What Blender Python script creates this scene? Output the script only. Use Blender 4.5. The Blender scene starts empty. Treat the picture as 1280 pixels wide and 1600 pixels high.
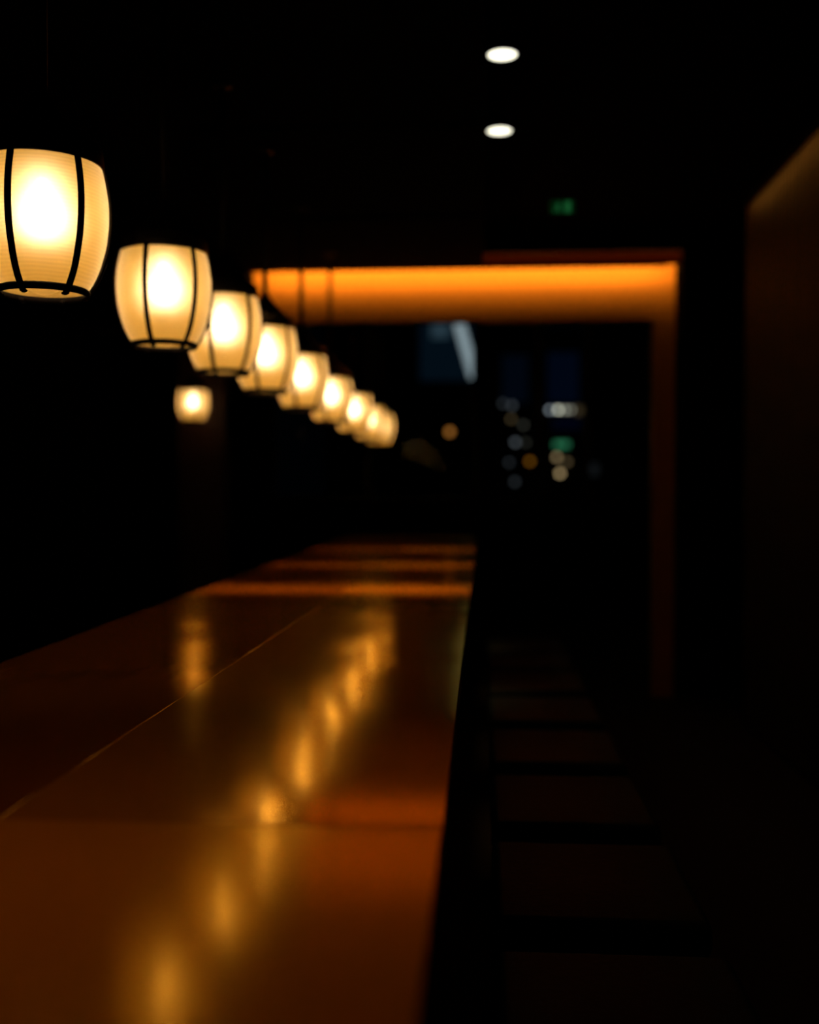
import bpy, bmesh, math, random
from mathutils import Vector, Matrix
random.seed(7)
SC = bpy.context.scene
C = SC.collection
PI = math.pi

# ------------------------------------------------------------------ materials
def new_mat(name):
    m = bpy.data.materials.new(name)
    m.use_nodes = True
    nt = m.node_tree
    nt.nodes.clear()
    out = nt.nodes.new('ShaderNodeOutputMaterial')
    return m, nt, out

def principled(name, col, rough=0.5, metal=0.0, spec=0.5, noise=None, bump=None, tint=None):
    m, nt, out = new_mat(name)
    b = nt.nodes.new('ShaderNodeBsdfPrincipled')
    b.inputs['Base Color'].default_value = (*col, 1)
    b.inputs['Roughness'].default_value = rough
    b.inputs['Metallic'].default_value = metal
    b.inputs['Specular IOR Level'].default_value = spec
    if tint:
        b.inputs['Specular Tint'].default_value = (*tint, 1)
    nt.links.new(b.outputs[0], out.inputs[0])
    tc = nt.nodes.new('ShaderNodeTexCoord')
    if noise:                                # noise = (scale, amount)
        n = nt.nodes.new('ShaderNodeTexNoise')
        n.inputs['Scale'].default_value = noise[0]
        n.inputs['Detail'].default_value = 4
        nt.links.new(tc.outputs['Object'], n.inputs['Vector'])
        mx = nt.nodes.new('ShaderNodeMix'); mx.data_type = 'RGBA'
        mx.inputs[6].default_value = (*[c*(1-noise[1]) for c in col], 1)
        mx.inputs[7].default_value = (*[min(1, c*(1+noise[1])) for c in col], 1)
        nt.links.new(n.outputs['Fac'], mx.inputs[0])
        nt.links.new(mx.outputs[2], b.inputs['Base Color'])
    if bump:                                 # bump = (scale, strength)
        n2 = nt.nodes.new('ShaderNodeTexNoise')
        n2.inputs['Scale'].default_value = bump[0]
        nt.links.new(tc.outputs['Object'], n2.inputs['Vector'])
        bp = nt.nodes.new('ShaderNodeBump')
        bp.inputs['Strength'].default_value = bump[1]
        bp.inputs['Distance'].default_value = 0.01
        nt.links.new(n2.outputs['Fac'], bp.inputs['Height'])
        nt.links.new(bp.outputs[0], b.inputs['Normal'])
    return m

def wood(name, c1, c2, rough, axis='Y', spec=0.5, tint=None, scale=1.0, bump=0.0):
    """long-grained wood, grain running along axis"""
    m, nt, out = new_mat(name)
    b = nt.nodes.new('ShaderNodeBsdfPrincipled')
    b.inputs['Roughness'].default_value = rough
    b.inputs['Specular IOR Level'].default_value = spec
    if tint:
        b.inputs['Specular Tint'].default_value = (*tint, 1)
    nt.links.new(b.outputs[0], out.inputs[0])
    tc = nt.nodes.new('ShaderNodeTexCoord')
    mp = nt.nodes.new('ShaderNodeMapping')
    s = {'X': (0.5, 14, 14), 'Y': (14, 0.5, 14), 'Z': (14, 14, 0.5)}[axis]
    mp.inputs['Scale'].default_value = tuple(v*scale for v in s)
    nt.links.new(tc.outputs['Object'], mp.inputs['Vector'])
    n = nt.nodes.new('ShaderNodeTexNoise')
    n.inputs['Scale'].default_value = 1.6
    n.inputs['Detail'].default_value = 6
    nt.links.new(mp.outputs[0], n.inputs['Vector'])
    cr = nt.nodes.new('ShaderNodeValToRGB')
    cr.color_ramp.elements[0].position = 0.32
    cr.color_ramp.elements[0].color = (*c1, 1)
    cr.color_ramp.elements[1].position = 0.7
    cr.color_ramp.elements[1].color = (*c2, 1)
    nt.links.new(n.outputs['Fac'], cr.inputs[0])
    nt.links.new(cr.outputs[0], b.inputs['Base Color'])
    if bump:
        bp = nt.nodes.new('ShaderNodeBump')
        bp.inputs['Strength'].default_value = bump
        bp.inputs['Distance'].default_value = 0.002
        nt.links.new(n.outputs['Fac'], bp.inputs['Height'])
        nt.links.new(bp.outputs[0], b.inputs['Normal'])
    return m

def lacquer(name, c1, c2, gcol, rough=0.135, wave=0.005, seed=(0, 0, 0)):
    """amber-lacquered plank: fine grain along Y, very slightly uneven surface"""
    m, nt, out = new_mat(name)
    N = nt.nodes.new
    tc = N('ShaderNodeTexCoord')
    mp = N('ShaderNodeMapping'); mp.inputs['Scale'].default_value = (9, 0.35, 9)
    nt.links.new(tc.outputs['Object'], mp.inputs['Vector'])
    n = N('ShaderNodeTexNoise'); n.inputs['Scale'].default_value = 1.5; n.inputs['Detail'].default_value = 4
    nt.links.new(mp.outputs[0], n.inputs['Vector'])
    mx = N('ShaderNodeMix'); mx.data_type = 'RGBA'
    mx.inputs[6].default_value = (*c1, 1); mx.inputs[7].default_value = (*c2, 1)
    nt.links.new(n.outputs['Fac'], mx.inputs[0])
    mp2 = N('ShaderNodeMapping'); mp2.inputs['Scale'].default_value = (1.0, 1.5, 1.0); mp2.inputs['Location'].default_value = seed
    nt.links.new(tc.outputs['Object'], mp2.inputs['Vector'])
    n2 = N('ShaderNodeTexNoise'); n2.inputs['Scale'].default_value = 1.7; n2.inputs['Detail'].default_value = 0
    nt.links.new(mp2.outputs[0], n2.inputs['Vector'])
    bp = N('ShaderNodeBump'); bp.inputs['Strength'].default_value = 1.0; bp.inputs['Distance'].default_value = wave
    nt.links.new(n2.outputs['Fac'], bp.inputs['Height'])
    df = N('ShaderNodeBsdfDiffuse'); nt.links.new(mx.outputs[2], df.inputs[0])
    gl = N('ShaderNodeBsdfGlossy'); gl.inputs['Color'].default_value = (*gcol, 1); gl.inputs['Roughness'].default_value = rough
    nt.links.new(bp.outputs[0], gl.inputs['Normal'])
    fr = N('ShaderNodeFresnel'); fr.inputs[0].default_value = 1.5
    ms = N('ShaderNodeMixShader')
    nt.links.new(fr.outputs[0], ms.inputs[0]); nt.links.new(df.outputs[0], ms.inputs[1]); nt.links.new(gl.outputs[0], ms.inputs[2])
    nt.links.new(ms.outputs[0], out.inputs[0])
    return m

def emit(name, col, strength):
    m, nt, out = new_mat(name)
    e = nt.nodes.new('ShaderNodeEmission')
    e.inputs[0].default_value = (*col, 1)
    e.inputs[1].default_value = strength
    nt.links.new(e.outputs[0], out.inputs[0])
    return m

def paper_shade():
    """oiled washi on fine horizontal hoops: lets light through, scatters it forward"""
    m, nt, out = new_mat('lantern_paper')
    tc = nt.nodes.new('ShaderNodeTexCoord')
    mp = nt.nodes.new('ShaderNodeMapping')
    mp.inputs['Scale'].default_value = (1, 1, 1)
    nt.links.new(tc.outputs['Object'], mp.inputs['Vector'])
    wv = nt.nodes.new('ShaderNodeTexWave')
    wv.wave_type = 'BANDS'; wv.bands_direction = 'Z'
    wv.inputs['Scale'].default_value = 42
    wv.inputs['Distortion'].default_value = 2.2
    wv.inputs['Detail'].default_value = 2
    wv.inputs['Detail Scale'].default_value = 0.6
    nt.links.new(mp.outputs[0], wv.inputs['Vector'])
    def ramp(a, b):
        mx = nt.nodes.new('ShaderNodeMix'); mx.data_type = 'RGBA'
        mx.inputs[6].default_value = (*a, 1); mx.inputs[7].default_value = (*b, 1)
        nt.links.new(wv.outputs['Fac'], mx.inputs[0])
        return mx.outputs[2]
    tr = nt.nodes.new('ShaderNodeBsdfTranslucent')
    nt.links.new(ramp((0.62, 0.405, 0.095), (0.74, 0.495, 0.125)), tr.inputs[0])
    df = nt.nodes.new('ShaderNodeBsdfDiffuse')
    nt.links.new(ramp((0.72, 0.47, 0.12), (0.78, 0.52, 0.14)), df.inputs[0])
    rf = nt.nodes.new('ShaderNodeBsdfRefraction')
    rf.inputs['Color'].default_value = (1.0, 0.88, 0.66, 1)
    rf.inputs['Roughness'].default_value = 0.85
    rf.inputs['IOR'].default_value = 1.45
    tp = nt.nodes.new('ShaderNodeBsdfTransparent')
    tp.inputs[0].default_value = (1.0, 0.86, 0.55, 1)
    m1 = nt.nodes.new('ShaderNodeMixShader'); m1.inputs[0].default_value = 0.52   # translucent / diffuse
    nt.links.new(tr.outputs[0], m1.inputs[1]); nt.links.new(df.outputs[0], m1.inputs[2])
    m2 = nt.nodes.new('ShaderNodeMixShader'); m2.inputs[0].default_value = 0.265   # + forward scatter
    nt.links.new(m1.outputs[0], m2.inputs[1]); nt.links.new(rf.outputs[0], m2.inputs[2])
    m3 = nt.nodes.new('ShaderNodeMixShader'); m3.inputs[0].default_value = 0.07   # + clear
    nt.links.new(m2.outputs[0], m3.inputs[1]); nt.links.new(tp.outputs[0], m3.inputs[2])
    nt.links.new(m3.outputs[0], out.inputs[0])
    return m

def thin_glass(name, tint=(0.93, 0.96, 0.97)):
    m, nt, out = new_mat(name)
    tp = nt.nodes.new('ShaderNodeBsdfTransparent'); tp.inputs[0].default_value = (*tint, 1)
    gl = nt.nodes.new('ShaderNodeBsdfGlossy'); gl.inputs['Roughness'].default_value = 0.0
    fr = nt.nodes.new('ShaderNodeFresnel'); fr.inputs[0].default_value = 1.18
    mx = nt.nodes.new('ShaderNodeMixShader')
    nt.links.new(fr.outputs[0], mx.inputs[0])
    nt.links.new(tp.outputs[0], mx.inputs[1]); nt.links.new(gl.outputs[0], mx.inputs[2])
    nt.links.new(mx.outputs[0], out.inputs[0])
    return m

def translucent_cover(name, dcol, tcol):
    m, nt, out = new_mat(name)
    tr = nt.nodes.new('ShaderNodeBsdfTranslucent'); tr.inputs[0].default_value = (*tcol, 1)
    df = nt.nodes.new('ShaderNodeBsdfDiffuse'); df.inputs[0].default_value = (*dcol, 1)
    mx = nt.nodes.new('ShaderNodeMixShader'); mx.inputs[0].default_value = 0.5
    nt.links.new(df.outputs[0], mx.inputs[1]); nt.links.new(tr.outputs[0], mx.inputs[2])
    nt.links.new(mx.outputs[0], out.inputs[0])
    return m

M = {}
M['black_paint'] = principled('black_paint', (0.0012, 0.001, 0.001), 0.95, spec=0.01, noise=(3, 0.3))
M['black_floor'] = principled('black_floor', (0.006, 0.005, 0.005), 0.75, spec=0.1, noise=(2, 0.3))
M['black_metal'] = principled('black_metal', (0.010, 0.006, 0.004), 0.5, spec=0.22, noise=(40, 0.3))
M['ring_metal'] = principled('dull_black_iron', (0.004, 0.0025, 0.0015), 0.75, spec=0.06, noise=(40, 0.3))
M['black_wood'] = principled('black_wood', (0.008, 0.006, 0.005), 0.6, spec=0.15, noise=(8, 0.4))
M['paper'] = paper_shade()
M['bulb'] = emit('warm_bulb', (1.0, 0.75, 0.48), 44.0)
M['bulb_neck'] = emit('warm_bulb_neck', (1.0, 0.75, 0.48), 30.0)
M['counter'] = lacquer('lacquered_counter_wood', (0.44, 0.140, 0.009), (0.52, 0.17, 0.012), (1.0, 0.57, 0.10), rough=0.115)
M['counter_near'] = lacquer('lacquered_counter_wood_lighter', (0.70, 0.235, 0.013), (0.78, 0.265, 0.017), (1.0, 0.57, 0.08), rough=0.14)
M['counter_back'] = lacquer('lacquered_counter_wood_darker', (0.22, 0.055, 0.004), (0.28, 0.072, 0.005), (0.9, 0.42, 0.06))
M['portal_wood'] = wood('pale_portal_wood', (0.155, 0.056, 0.0045), (0.18, 0.066, 0.0055), 0.65, 'X', 0.15)
M['post_wood'] = wood('dark_red_post_wood', (0.014, 0.003, 0.0015), (0.024, 0.005, 0.002), 0.6, 'Z', 0.2)
M['slat_wood'] = wood('brown_slat_wood', (0.012, 0.006, 0.002), (0.026, 0.012, 0.003), 0.6, 'Z', 0.15)
M['leather'] = principled('black_leather', (0.004, 0.009, 0.018), 0.5, spec=0.06, bump=(60, 0.12))
M['led'] = emit('amber_led', (1.0, 0.50, 0.08), 68.0)
M['led_dim'] = emit('amber_led_dim', (1.0, 0.37, 0.05), 11.0)
M['led_cover'] = translucent_cover('red_brown_cover', (0.03, 0.007, 0.003), (0.050, 0.019, 0.009))
M['downlight'] = emit('downlight_lens', (1.0, 0.96, 0.74), 2.4)
M['glass'] = thin_glass('window_glass')
M['exit_green'] = emit('exit_panel_green', (0.06, 1.0, 0.22), 0.008)
M['exit_bright'] = emit('exit_figure_green', (0.10, 1.0, 0.26), 0.075)
M['tower'] = principled('dark_tower_concrete', (0.012, 0.014, 0.017), 0.9, spec=0.05, noise=(0.6, 0.3))
M['street'] = principled('dark_street', (0.012, 0.012, 0.014), 0.9, spec=0.05, noise=(0.5, 0.3))

# ------------------------------------------------------------------ mesh helpers
def box(bm, x0, x1, y0, y1, z0, z1, bevel=0.0, seg=2):
    b = bmesh.new()
    bmesh.ops.create_cube(b, size=1)
    for v in b.verts:
        v.co = Vector(((x0+x1)/2 + v.co.x*(x1-x0), (y0+y1)/2 + v.co.y*(y1-y0), (z0+z1)/2 + v.co.z*(z1-z0)))
    if bevel:
        bmesh.ops.bevel(b, geom=b.edges[:], offset=bevel, segments=seg, profile=0.5, affect='EDGES')
    me = bpy.data.meshes.new('tmp'); b.to_mesh(me); b.free()
    bm.from_mesh(me); bpy.data.meshes.remove(me)

def lathe(bm, prof, seg=48, close=False, ox=0, oy=0):
    rings = []
    for r, z in prof:
        if r < 1e-6:
            rings.append([bm.verts.new((ox, oy, z))])
        else:
            rings.append([bm.verts.new((ox + r*math.cos(2*PI*k/seg), oy + r*math.sin(2*PI*k/seg), z)) for k in range(seg)])
    pairs = list(zip(rings[:-1], rings[1:]))
    if close:
        pairs.append((rings[-1], rings[0]))
    for a, b in pairs:
        for k in range(seg):
            k2 = (k+1) % seg
            if len(a) == 1 and len(b) == 1:
                continue
            if len(a) == 1:
                bm.faces.new((a[0], b[k2], b[k]))
            elif len(b) == 1:
                bm.faces.new((a[k], a[k2], b[0]))
            else:
                bm.faces.new((a[k], a[k2], b[k2], b[k]))

def tube(bm, pts, r, seg=10, flat=None):
    """round tube along pts; flat=(w,t) gives an oval section (w across, t radial)"""
    pts = [Vector(p) for p in pts]
    rings = []
    for i, p in enumerate(pts):
        d = (pts[min(i+1, len(pts)-1)] - pts[max(i-1, 0)]).normalized()
        ref = Vector((p.x, p.y, 0))
        if ref.length < 1e-5 or abs(ref.normalized().dot(d)) > 0.98:
            ref = Vector((0, 0, 1)) if abs(d.z) < 0.9 else Vector((1, 0, 0))
        u = d.cross(ref).normalized()
        w = u.cross(d).normalized()
        a, b = (flat if flat else (r, r))
        rings.append([bm.verts.new(p + u*a*math.cos(2*PI*k/seg) + w*b*math.sin(2*PI*k/seg)) for k in range(seg)])
    for a, b in zip(rings[:-1], rings[1:]):
        for k in range(seg):
            k2 = (k+1) % seg
            bm.faces.new((a[k], a[k2], b[k2], b[k]))
    bm.faces.new(rings[0][::-1]); bm.faces.new(rings[-1])

def obj(name, bm, m, parent=None, smooth=False):
    bmesh.ops.recalc_face_normals(bm, faces=bm.faces[:])
    me = bpy.data.meshes.new(name)
    bm.to_mesh(me); bm.free()
    me.materials.append(m)
    if smooth:
        for p in me.polygons:
            p.use_smooth = True
    o = bpy.data.objects.new(name, me)
    C.objects.link(o)
    if parent:
        o.parent = parent
    return o

def boxes(name, m, parent, *bs, bevel=0.0):
    bm = bmesh.new()
    for b in bs:
        box(bm, *b, bevel=bevel)
    return obj(name, bm, m, parent)

def tag(o, label, cat=None, group=None, kind=None):
    if label: o['label'] = label
    if cat: o['category'] = cat
    if group: o['group'] = group
    if kind: o['kind'] = kind
    return o

def thing(name, label, cat, loc=(0, 0, 0), group=None, rz=0):
    o = bpy.data.objects.new(name, None)
    o.empty_display_size = 0.1
    C.objects.link(o)
    o.location = loc
    o.rotation_euler = (0, 0, rz)
    return tag(o, label, cat, group)

def struct(name, m, label, *bs, bevel=0.0, parent=None):
    o = boxes(name, m, parent, *bs, bevel=bevel)
    if parent is None:
        tag(o, label, None, None, 'structure')
        if label: o['category'] = name.split('_')[0]
    return o

def dup(root, loc, label):
    r = root.copy(); C.objects.link(r); r.location = loc; r['label'] = label
    for ch in list(root.children):
        c = ch.copy(); C.objects.link(c); c.parent = r
        for g in list(ch.children):
            d = g.copy(); C.objects.link(d); d.parent = c
    return r

# ------------------------------------------------------------------ dimensions
CEIL, CEIL2 = 2.95, 3.45
BULK = 2.755                 # underside of the lowered soffit over the counter
TOP = 0.952                  # counter top
YF = 11.4                    # window wall
YP = 6.94                    # lit portal face

# ------------------------------------------------------------------ the setting
struct('floor', M['black_floor'], 'dark floor below the counter and stools', (-3.5, 2.4, -1.6, YF+0.2, -0.1, 0.0))
struct('ceiling', M['black_paint'], 'black ceiling with two round downlights',
       (-3.5, 2.4, -1.6, 7.14, CEIL, CEIL+0.1), (-3.5, 2.4, 7.04, YF+0.2, CEIL2, CEIL2+0.1), (-3.5, 2.4, 7.04, 7.14, CEIL, CEIL2+0.1))
struct('wall_left', M['black_paint'], 'black wall behind the bar at the left', (-3.6, -3.5, -1.6, YF+0.2, 0, CEIL2+0.1))
struct('wall_back', M['black_paint'], 'black wall behind the viewer', (-3.6, 2.5, -1.7, -1.6, 0, CEIL+0.1))
# window wall with two openings
WX = (-2.30, -0.075, 0.135, 1.80)
struct('wall_front', M['black_paint'], 'dark window wall at the far end of the room',
       (-3.5, WX[0], YF, YF+0.15, 0, CEIL2), (WX[1], WX[2], YF-0.06, YF+0.15, 0, CEIL2), (WX[3], 2.4, YF, YF+0.15, 0, CEIL2),
       (WX[0], WX[1], YF, YF+0.15, 0, 1.255), (WX[2], WX[3], YF, YF+0.15, 0, 1.255),
       (WX[0], WX[1], YF, YF+0.15, 3.2, CEIL2), (WX[2], WX[3], YF, YF+0.15, 3.2, CEIL2))
# right wall: slatted panel, brown, with a free end
bm = bmesh.new()
box(bm, 1.515, 1.60, -1.6, 6.16, 0, CEIL)
y = -1.56
while y < 6.12:
    box(bm, 1.487, 1.516, y, y+0.034, 0.0, CEIL-0.002)
    y += 0.058
w = obj('wall_right', bm, M['slat_wood'])
tag(w, 'brown vertically slatted wall, dimly lit along its top edge', 'wall', None, 'structure')
struct('wall_right_recess', M['black_paint'], 'black wall beyond the slatted wall',
       (2.40, 2.50, 6.16, YF+0.2, 0, CEIL2), (1.60, 2.50, 6.06, 6.16, 0, CEIL))
# wall beside the portal and left soffit
struct('wall_portal', M['black_paint'], 'black wall right of the lit portal', (1.237, 2.40, YP-0.02, YP+0.14, 0, CEIL), (1.237, 1.30, 6.70, YP-0.02, 2.30, CEIL))
struct('trim_1', M['black_paint'], 'black lowered soffit that runs above the counter',
       (-1.52, 0.0, -1.6, 6.70, BULK, CEIL))
struct('trim_2', M['black_paint'], 'black soffit left of the lit portal', (-3.5, -1.522, 6.70, 7.14, 2.42, CEIL))
struct('trim_3', M['portal_wood'], 'pale wooden lintel and jamb glowing orange at the far end of the counter',
       (-1.52, 1.235, YP, YP+0.12, 2.455, CEIL), (1.100, 1.235, YP, YP+0.12, 0, 2.455))
struct('trim_4', M['post_wood'], 'dark red wooden post behind the single far lantern', (-2.78, -2.36, 9.5, 9.7, 0, CEIL2))

# windows
def window(name, label, x0, x1, mull):
    fr = boxes(name, M['black_metal'], None,
               (x0, x0+0.04, YF+0.02, YF+0.09, 1.255, 3.2), (x1-0.04, x1, YF+0.02, YF+0.09, 1.255, 3.2),
               (x0, x1, YF+0.02, YF+0.09, 1.255, 1.295), (x0, x1, YF+0.02, YF+0.09, 3.16, 3.2))
    tag(fr, label, 'window', None, 'structure')
    for (a, b) in mull:
        boxes('window_mullion', M['black_metal'], fr, (a, b, YF+0.015, YF+0.095, 1.295, 3.16))
    boxes('window_glass', M['glass'], fr, (x0+0.03, x1-0.03, YF+0.05, YF+0.056, 1.285, 3.17))
    return fr
window('window_1', 'wide night window left of the dark pier, with a pale slanted light outside', WX[0], WX[1], ((-1.28, -1.20),))
window('window_2', 'night window right of the dark pier, with blurred city lights outside', WX[2], WX[3], ((0.555, 0.635), (1.07, 1.15)))

# ------------------------------------------------------------------ counter
ct = thing('bar_counter', 'long glossy brown wooden bar counter running away under the lanterns', 'counter', (0, 0, 0))
def board(name, m, quad, z0, z1, bev):
    bm = bmesh.new()
    lo = [bm.verts.new((x, y, z0)) for x, y in quad]
    hi = [bm.verts.new((x, y, z1)) for x, y in quad]
    bm.faces.new(lo[::-1]); bm.faces.new(hi)
    for k in range(4):
        k2 = (k+1) % 4
        bm.faces.new((lo[k], lo[k2], hi[k2], hi[k]))
    bmesh.ops.bevel(bm, geom=bm.edges[:], offset=bev, segments=3, profile=0.5, affect='EDGES')
    return obj(name, bm, m, ct)
XR = -0.045
XS = lambda y: -0.563 + 0.008*(y-1.0)
XL = lambda y: -1.035 - 0.016*y
g = 0.0003
def slab(m, y0, y1, z=TOP):
    return board('front_board', m, [(XS(y0)+g, y0+g), (XR, y0+g), (XR-0.001*y1, y1-g), (XS(y1)+g, y1-g)], z-0.045, z, 0.0008)
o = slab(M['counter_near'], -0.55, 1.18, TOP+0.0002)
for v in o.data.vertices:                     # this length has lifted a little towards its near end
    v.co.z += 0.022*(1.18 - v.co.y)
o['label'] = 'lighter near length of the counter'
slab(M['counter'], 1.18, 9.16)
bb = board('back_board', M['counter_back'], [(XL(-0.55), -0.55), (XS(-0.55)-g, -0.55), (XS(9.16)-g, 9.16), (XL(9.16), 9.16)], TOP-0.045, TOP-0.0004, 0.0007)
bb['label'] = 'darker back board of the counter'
boxes('front_panel', M['black_wood'], ct, (-0.36, -0.33, -0.5, 9.1, 0.08, TOP-0.045))
boxes('back_panel', M['black_wood'], ct, (-1.00, -0.97, -0.5, 9.1, 0.08, TOP-0.045))
boxes('end_panel', M['black_wood'], ct, (-0.97, -0.36, 9.07, 9.1, 0.08, TOP-0.045))
boxes('kickboard', M['black_metal'], ct, (-0.97, -0.40, -0.5, 9.05, 0.0, 0.08))

# ------------------------------------------------------------------ lanterns
LROW = 'paper barrel lanterns hanging over the counter'
def interp(z):
    P = [(-0.150, 0.0865), (-0.130, 0.1005), (-0.10, 0.1135), (-0.05, 0.1275), (0.0, 0.1325), (0.04, 0.1315), (0.08, 0.1260), (0.12, 0.1165)]
    for (a, ra), (b, rb) in zip(P[:-1], P[1:]):
        if z <= b:
            t = (z-a)/(b-a)
            return ra + (rb-ra)*t
    return P[-1][1]
def smooth_r(z):
    return sum(interp(z + d) for d in (-0.012, -0.006, 0, 0.006, 0.012))/5
SHADE = [(smooth_r(-0.148 + 0.270*k/40), -0.148 + 0.270*k/40) for k in range(41)]
def make_lantern(label, loc, cord_len):
    t = thing('paper_lantern', label, 'lantern', loc, LROW)
    bm = bmesh.new(); lathe(bm, SHADE, 72)
    obj('shade', bm, M['paper'], t, True)
    # dark hoop round the top
    bm = bmesh.new()
    lathe(bm, [(0.1185, 0.1070), (0.1225, 0.1050), (0.1240, 0.1075), (0.1230, 0.127), (0.1205, 0.1475), (0.117, 0.1510), (0.112, 0.1510), (0.111, 0.148)], 72, close=True)
    obj('top_hoop', bm, M['black_metal'], t, True)
    # conical lid
    bm = bmesh.new()
    lathe(bm, [(0.112, 0.147), (0.105, 0.154), (0.088, 0.166), (0.060, 0.192), (0.034, 0.222), (0.018, 0.246), (0.013, 0.258), (0, 0.258)], 48)
    lathe(bm, [(0.112, 0.147), (0.0, 0.147)], 48)
    obj('lid', bm, M['ring_metal'], t, True)
    # bottom ring
    bm = bmesh.new()
    lathe(bm, [(0.0855, -0.158), (0.0885, -0.1605), (0.0925, -0.1595), (0.0945, -0.155), (0.0940, -0.149), (0.0905, -0.1455), (0.0870, -0.1475), (0.0850, -0.153)], 72, close=True)
    obj('bottom_ring', bm, M['ring_metal'], t, True)
    # six ribs, each ending in a small foot inside the ring
    for k in range(6):
        a = math.radians(-90 + 55 - 60*k)
        ca, sa = math.cos(a), math.sin(a)
        pts = []
        for j in range(22):
            z = 0.112 - (0.112 + 0.147)*j/21
            r = smooth_r(z) + 0.0055
            pts.append((r*ca, r*sa, z))
        for r, z in ((0.0865, -0.155), (0.0815, -0.1625), (0.0765, -0.1630)):
            pts.append((r*ca, r*sa, z))
        bm = bmesh.new(); tube(bm, pts, 0.005, 12, flat=(0.0076, 0.0036))
        obj('rib', bm, M['ring_metal'], t, True)
    # bulb on its holder
    bm = bmesh.new()
    prof = [(0, -0.032)] + [(0.031*math.cos(p), 0.0 + 0.032*math.sin(p)) for p in [math.radians(q) for q in (-75, -55, -35, -15, 5, 25, 42)]] + [(0.0150, 0.0345), (0, 0.0345)]
    lathe(bm, prof, 28)
    obj('bulb', bm, M['bulb'], t, True)
    bm = bmesh.new()
    lathe(bm, [(0, 0.0346), (0.0140, 0.0346), (0.0140, 0.050), (0.0150, 0.062), (0.0142, 0.074), (0.0095, 0.0820), (0, 0.0845)], 24)
    obj('bulb_neck', bm, M['bulb_neck'], t, True)
    bm = bmesh.new()
    lathe(bm, [(0, 0.0845), (0.007, 0.0845), (0.007, 0.112), (0.016, 0.118), (0.017, 0.146), (0, 0.146)], 24)
    obj('bulb_holder', bm, M['black_metal'], t, True)
    rod = hang(t, cord_len)
    return t
def hang(t, top):
    bm = bmesh.new()
    tube(bm, [(0, 0, 0.255), (0, 0, top)], 0.0115, 12)
    lathe(bm, [(0, top), (0.035, top), (0.035, top-0.012), (0.0115, top-0.018)], 24)
    return obj('hanging_rod', bm, M['black_metal'], t, True)

LZ = 1.903
LY = [2.143, 2.965, 3.65, 4.35, 5.24, 6.25, 7.33, 8.34, 9.17]
LX = [-0.912, -0.908, -0.908, -0.905, -0.908, -0.91, -0.906, -0.908, -0.906]
LLAB = ['largest paper lantern, cut by the left picture edge, hooped paper in focus',
        'second paper lantern in the row, the one showing its whole ring and hoop',
        'third paper lantern in the row, right behind the second one',
        'fourth paper lantern in the row, its conical lid dark against the orange lintel',
        'fifth paper lantern in the row, its rod crossing the orange lintel first',
        'sixth paper lantern in the row, hanging just before the orange lintel',
        'seventh paper lantern in the row, the first hanging beyond the orange lintel',
        'eighth paper lantern, second from the far end of the row',
        'last and smallest paper lantern at the far end of the row']
l0 = make_lantern(LLAB[0], (LX[0], LY[0], LZ), BULK-LZ)
l0.location.z -= 0.005
for k in range(1, 9):
    r = dup(l0, (LX[k], LY[k], LZ), LLAB[k])
    if LY[k] > 7.0:
        for ch in list(r.children):
            if ch.name.startswith('hanging_rod'):
                bpy.data.objects.remove(ch)
        hang(r, CEIL2-LZ)
ls = dup(l0, (-2.531, 9.1, 2.114), 'single paper lantern hanging alone before the dark red post')
del ls['group']
for ch in list(ls.children):
    if ch.name.startswith('hanging_rod'):
        bpy.data.objects.remove(ch)
hang(ls, CEIL2-2.114)
ls.rotation_euler.z = math.radians(38)

# ------------------------------------------------------------------ orange cove light in front of the lintel
lt = thing('led_cove_light', 'orange cove light hidden behind a red-brown strip above the lintel', 'light', (0, 6.72, 2.757))
boxes('cover', M['led_cover'], lt, (-1.518, 1.235, 0.0, 0.008, 0.0, 0.084))
boxes('shelf', M['black_paint'], lt, (-1.518, 1.15, 0.008, 0.066, 0.0, 0.008))
boxes('backing', M['black_paint'], lt, (-1.518, 1.235, -0.015, 0.012, 0.085, CEIL-2.757))
boxes('led_strip', M['led'], lt, (-1.51, 1.232, 0.016, 0.0175, 0.03, 0.115))

# narrow slot lights in the soffit that throw orange bands across the counter; the last two are added for brightness
def slot(label, y, power, spread, ysz=0.03, z=BULK):
    t = thing('slot_downlight', label, 'light', (-0.62, y, z), 'amber slot lights in the soffit')
    boxes('housing', M['black_paint'], t, (-0.55, 0.60, -0.030, -0.018, -0.006, 0), (-0.55, 0.60, 0.018, 0.030, -0.006, 0),
          (-0.55, -0.54, -0.018, 0.018, -0.006, 0), (0.59, 0.60, -0.018, 0.018, -0.006, 0))
    ld = bpy.data.lights.new('slot_lamp', 'AREA')
    ld.shape = 'RECTANGLE'; ld.size = 1.12; ld.size_y = ysz
    ld.spread = math.radians(spread)
    ld.energy = power
    ld.color = (1.0, 0.50, 0.12)
    lo = bpy.data.objects.new('slot_lamp', ld); C.objects.link(lo)
    lo.parent = t
    lo.location = (0.025, 0, -0.004)
    return t
slot('amber slot light above the brightest orange band on the counter', 4.12, 2.2, 22)
slot('amber slot light above the middle orange band on the counter', 5.48, 1.3, 20)

slot('amber slot light out of view, added to brighten the near end of the counter', 1.0, 0.22, 48)  # added lamp, out of view, lifts the brightness of the near boards
slot('amber slot light added under the lintel to brighten the far end of the counter', 7.0, 1.3, 24, z=2.455)  # extra lamp put in to strengthen the band below the lintel

# cove light along the top of the slatted wall
rl = thing('wall_cove_light', 'dim amber light strip along the top of the slatted wall', 'light', (1.412, 0, CEIL))
boxes('fascia', M['black_paint'], rl, (-0.012, 0.0, -1.5, 6.12, -0.045, 0.0))
boxes('led_strip', M['led_dim'], rl, (0.004, 0.024, -1.5, 6.10, -0.008, -0.004))

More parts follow.
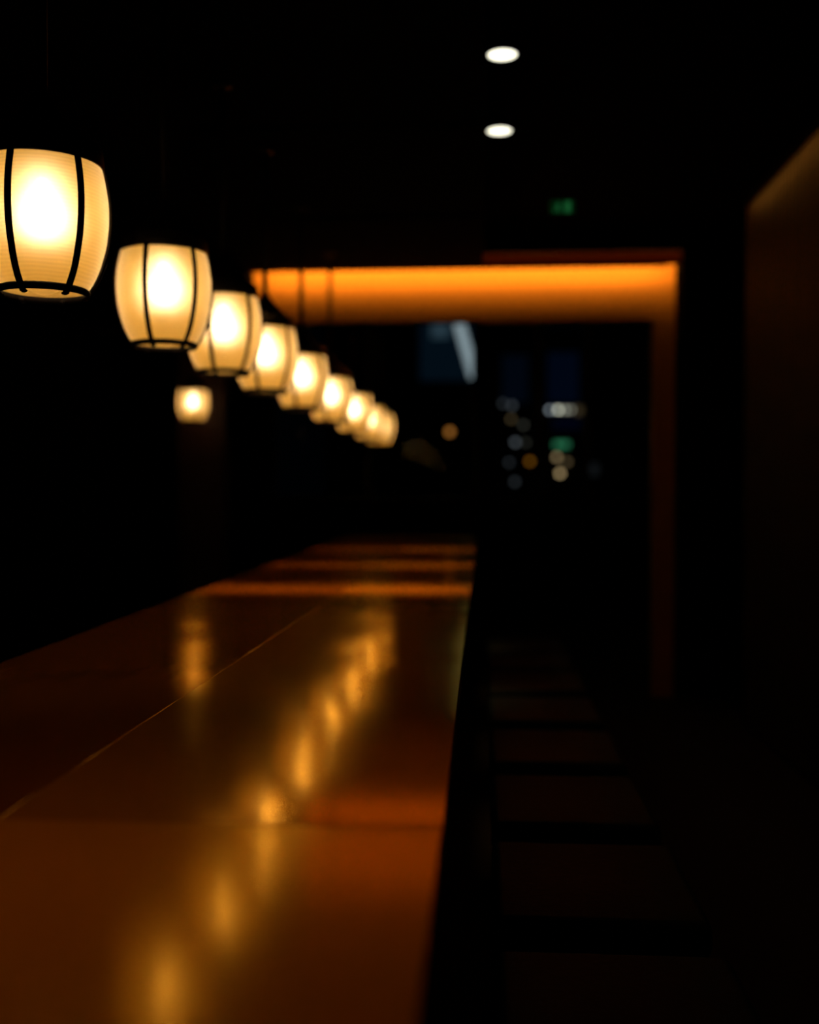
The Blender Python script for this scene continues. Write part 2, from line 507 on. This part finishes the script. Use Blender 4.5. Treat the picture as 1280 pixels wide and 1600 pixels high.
# ------------------------------------------------------------------ ceiling downlights
def downlight(label, x, y, first=[None]):
    if first[0]:
        return dup(first[0], (x, y, CEIL), label)
    t = thing('downlight', label, 'downlight', (x, y, CEIL), 'round ceiling downlights')
    bm = bmesh.new()
    lathe(bm, [(0.053, 0.0), (0.060, 0.0), (0.062, -0.002), (0.060, -0.004), (0.054, -0.003)], 40, close=True)
    obj('trim_ring', bm, M['black_metal'], t, True)
    bm = bmesh.new()
    lathe(bm, [(0, -0.0025), (0.030, -0.0025), (0.053, -0.0015), (0.053, 0.0), (0, 0.0)], 40)
    obj('lens', bm, M['downlight'], t, True)
    first[0] = t
    return t
downlight('round white downlight in the black ceiling, the nearer and higher in view', 0.069, 3.947)
downlight('round white downlight in the black ceiling, the one nearer the exit sign', 0.071, 4.77)

# ------------------------------------------------------------------ exit sign
ex = thing('exit_sign', 'small dim green exit sign hanging from the black ceiling', 'exit sign', (0.360, 4.90, 2.640))
boxes('housing', M['black_metal'], ex, (-0.062, 0.062, 0.0, 0.02, -0.036, 0.036), bevel=0.002)
boxes('panel', M['exit_green'], ex, (-0.056, 0.056, -0.002, 0.0, -0.030, 0.030))
boxes('bracket', M['black_metal'], ex, (-0.004, 0.004, 0.006, 0.014, 0.036, CEIL-2.640))
bm = bmesh.new()                              # a figure striding to a doorway
box(bm, -0.020, -0.012, -0.004, -0.002, 0.012, 0.020)
for p in (((-0.018, -0.003, 0.011), (-0.022, -0.003, -0.006)), ((-0.022, -0.003, -0.006), (-0.010, -0.003, -0.014), (-0.012, -0.003, -0.026)),
          ((-0.022, -0.003, -0.006), (-0.030, -0.003, -0.016), (-0.040, -0.003, -0.018)), ((-0.018, -0.003, 0.008), (-0.008, -0.003, 0.0)),
          ((-0.018, -0.003, 0.008), (-0.030, -0.003, 0.002))):
    tube(bm, p, 0.0035, 6)
obj('figure', bm, M['exit_bright'], ex)
boxes('doorway', M['exit_bright'], ex, (0.012, 0.038, -0.004, -0.002, -0.026, 0.024))

# ------------------------------------------------------------------ stools
def stool(label, y, first=[None]):
    if first[0]:
        return dup(first[0], (0.225, y, 0), label)
    t = thing('bar_stool', label, 'stool', (0.225, y, 0), 'black padded stools along the counter')
    bm = bmesh.new()
    box(bm, -0.205, 0.205, -0.228, 0.228, 0.455, 0.53, bevel=0.022, seg=4)
    obj('seat', bm, M['leather'], t, True)
    boxes('seat_frame', M['black_wood'], t, (-0.175, 0.175, -0.20, 0.20, 0.425, 0.455))
    for sx in (-1, 1):
        for sy in (-1, 1):
            bm = bmesh.new()
            tube(bm, [(sx*0.155, sy*0.18, 0.426), (sx*0.175, sy*0.20, 0.0)], 0.015, 10)
            obj('leg', bm, M['black_metal'], t)
    for s in (-1, 1):
        bm = bmesh.new(); tube(bm, [(-0.169, s*0.193, 0.16), (0.169, s*0.193, 0.16)], 0.009, 8); obj('footrest', bm, M['black_metal'], t)
        bm = bmesh.new(); tube(bm, [(s*0.168, -0.193, 0.19), (s*0.168, 0.193, 0.19)], 0.009, 8); obj('stretcher', bm, M['black_metal'], t)
    first[0] = t
    return t
SLAB = ['nearest black padded stool, at the bottom edge beside the counter', 'second black padded stool from the near end of the row',
        'third black padded stool from the near end of the row', 'fourth black padded stool from the near end of the row',
        'fifth black padded stool from the near end of the row', 'sixth black padded stool from the near end of the row',
        'seventh black padded stool from the near end of the row', 'eighth black padded stool from the near end of the row']
for k in range(8):
    stool(SLAB[k], 1.626 + 0.58*k)

# ------------------------------------------------------------------ the night outside
struct('street', M['street'], 'dark street outside the windows', (-40, 40, YF+0.5, 90, -0.1, 0.0))
LM = {}
def glow(c, s):
    k = (c, s)
    if k not in LM:
        LM[k] = emit('city_light', c, s)
    return LM[k]
WHITE, WARM, AMBER, GREY, GREEN, BLUE = (0.95, 0.92, 0.72), (1.0, 0.68, 0.32), (1.0, 0.36, 0.02), (0.8, 0.9, 1.0), (0.15, 1.0, 0.45), (0.10, 0.28, 0.70)
def building(label, x0, x1, y0, y1, h, lights):
    t = thing('street_building', label, 'building', ((x0+x1)/2, y0, 0), 'dark buildings outside')
    cx = (x0+x1)/2
    boxes('facade', M['tower'], t, (x0-cx, x1-cx, 0, y1-y0, 0, h))
    for (name, x, z, w_, h_, c, s) in lights:
        boxes(name, glow(c, s), t, (x-w_/2-cx, x+w_/2-cx, -0.06, 0.005, z-h_/2, z+h_/2))
    return t
q = 0.16
building('dark block outside the left part of the right window, grey lit windows', 0.2, 2.3, 45, 57, 8.6, [
    ('lit_window', 0.84, 5.12, q, q, GREY, 0.10), ('lit_window', 1.22, 5.02, q, q, GREY, 0.16), ('lit_window', 1.18, 4.45, q, q, WARM, 0.18),
    ('lit_window', 1.70, 4.20, q, q, WHITE, 0.10), ('lit_window', 1.36, 3.47, q, q, GREY, 0.28), ('lit_window', 1.80, 3.46, q, q, WHITE, 0.07),
    ('lit_window', 1.10, 2.62, q, q, GREY, 0.08), ('lit_window', 1.34, 1.80, q, q, GREY, 0.10), ('glass_bay', 1.35, 6.15, 1.1, 2.0, BLUE, 0.006)])
building('dark block outside with a row of white lights over a green sign', 2.42, 4.5, 45, 58, 8.2, [
    ('lit_window', 2.80, 4.83, 0.13, 0.13, GREY, 1.1), ('lit_window', 3.16, 4.83, 0.13, 0.13, WHITE, 3.4), ('lit_window', 3.44, 4.83, 0.13, 0.13, WHITE, 1.1),
    ('lit_window', 3.68, 4.83, 0.13, 0.13, WHITE, 0.8), ('lit_window', 4.00, 4.80, 0.3, 0.3, WARM, 0.06),
    ('green_sign', 3.30, 3.37, 0.62, 0.20, GREEN, 0.21), ('glass_bay', 3.35, 6.2, 1.3, 2.1, (0.05, 0.22, 0.75), 0.008), ('glass_bay', 3.5, 4.25, 1.2, 0.5, (0.05, 0.15, 0.75), 0.006)])
building('dark low block outside the right edge of the right window', 4.7, 9.0, 49, 60, 9.0, [('lit_window', 5.0, 2.4, 0.5, 0.5, GREY, 0.01)])
def street_lamp(label, x, y, z, c, s, r):
    t = thing('street_lamp', label, 'street lamp', (x, y, 0), 'street lamps outside')
    bm = bmesh.new(); tube(bm, [(0, 0, 0), (0, 0, z-r)], 0.05, 8); obj('pole', bm, M['black_metal'], t)
    bm = bmesh.new(); bmesh.ops.create_uvsphere(bm, u_segments=16, v_segments=10, radius=r)
    for v in bm.verts: v.co.z += z
    obj('lamp_head', bm, glow(c, s), t, True)
    return t
street_lamp('cream street lamp outside, lower of the two below the green sign', 3.17, 44, 2.13, WARM, 1.25, 0.10)
street_lamp('cream street lamp outside, right under the green sign', 3.05, 44.2, 2.81, WARM, 0.72, 0.10)
street_lamp('dim cream street lamp outside, right of the pair below the green sign', 3.50, 44.5, 2.62, WARM, 0.22, 0.10)
street_lamp('amber street lamp outside, low beside the thin window mullion', 1.93, 44, 2.63, AMBER, 0.45, 0.10)
street_lamp('orange street lamp outside the left window, near its dark pier', -1.20, 38, 3.52, (1.0, 0.36, 0.06), 0.75, 0.11)
# block with a pale sloping light over a blue lit bay
bl = thing('street_building', 'dark block outside the left window with a pale slanted light', 'building', (-3.2, 45, 0), 'dark buildings outside')
boxes('facade', M['tower'], bl, (-3.6, 3.05, 0, 12, 0, 11.0))
boxes('blue_bay', glow((0.10, 0.40, 0.75), 0.010), bl, (0.50, 2.95, -0.05, 0.005, 6.1, 9.2))
bm = bmesh.new()
box(bm, -0.21, 0.21, -0.10, 0.0, -1.55, 1.55)
sl = obj('slanted_light', bm, glow((0.75, 0.93, 1.0), 0.34), bl)
sl.location = (2.40, -0.06, 7.72); sl.rotation_euler = (0, math.radians(-16), 0)
boxes('lit_window', glow((0.4, 0.75, 1.0), 0.05), bl, (1.0, 1.75, -0.06, 0.005, 7.9, 8.7))

# ------------------------------------------------------------------ world, camera, view
wd = bpy.data.worlds.new('night'); SC.world = wd; wd.use_nodes = True
bg = wd.node_tree.nodes['Background']
bg.inputs[0].default_value = (0.15, 0.3, 0.6, 1); bg.inputs[1].default_value = 0.0008

cd = bpy.data.cameras.new('camera')
cam = bpy.data.objects.new('camera', cd); C.objects.link(cam)
cam.location = (0, 0, 1.33)
F = 1650.0
cam.rotation_euler = (PI/2 - math.atan(30/F), 0, math.atan(115/F))
cd.sensor_fit = 'VERTICAL'; cd.sensor_height = 36.0; cd.sensor_width = 28.8
cd.lens = F/1600*36.0
cd.clip_start = 0.05; cd.clip_end = 300
cd.dof.use_dof = True
cd.dof.focus_distance = 2.0
cd.dof.aperture_fstop = 1.28
SC.camera = cam

SC.view_settings.view_transform = 'Standard'
SC.view_settings.look = 'None'
SC.view_settings.exposure = 0.0
SC.view_settings.gamma = 1.0
SC.view_settings.use_curve_mapping = False
cy = SC.cycles
cy.use_denoising = True
cy.max_bounces = 10
cy.diffuse_bounces = 5
cy.transparent_max_bounces = 24
cy.sample_clamp_indirect = 6.0
cy.caustics_refractive = True
cy.caustics_reflective = True
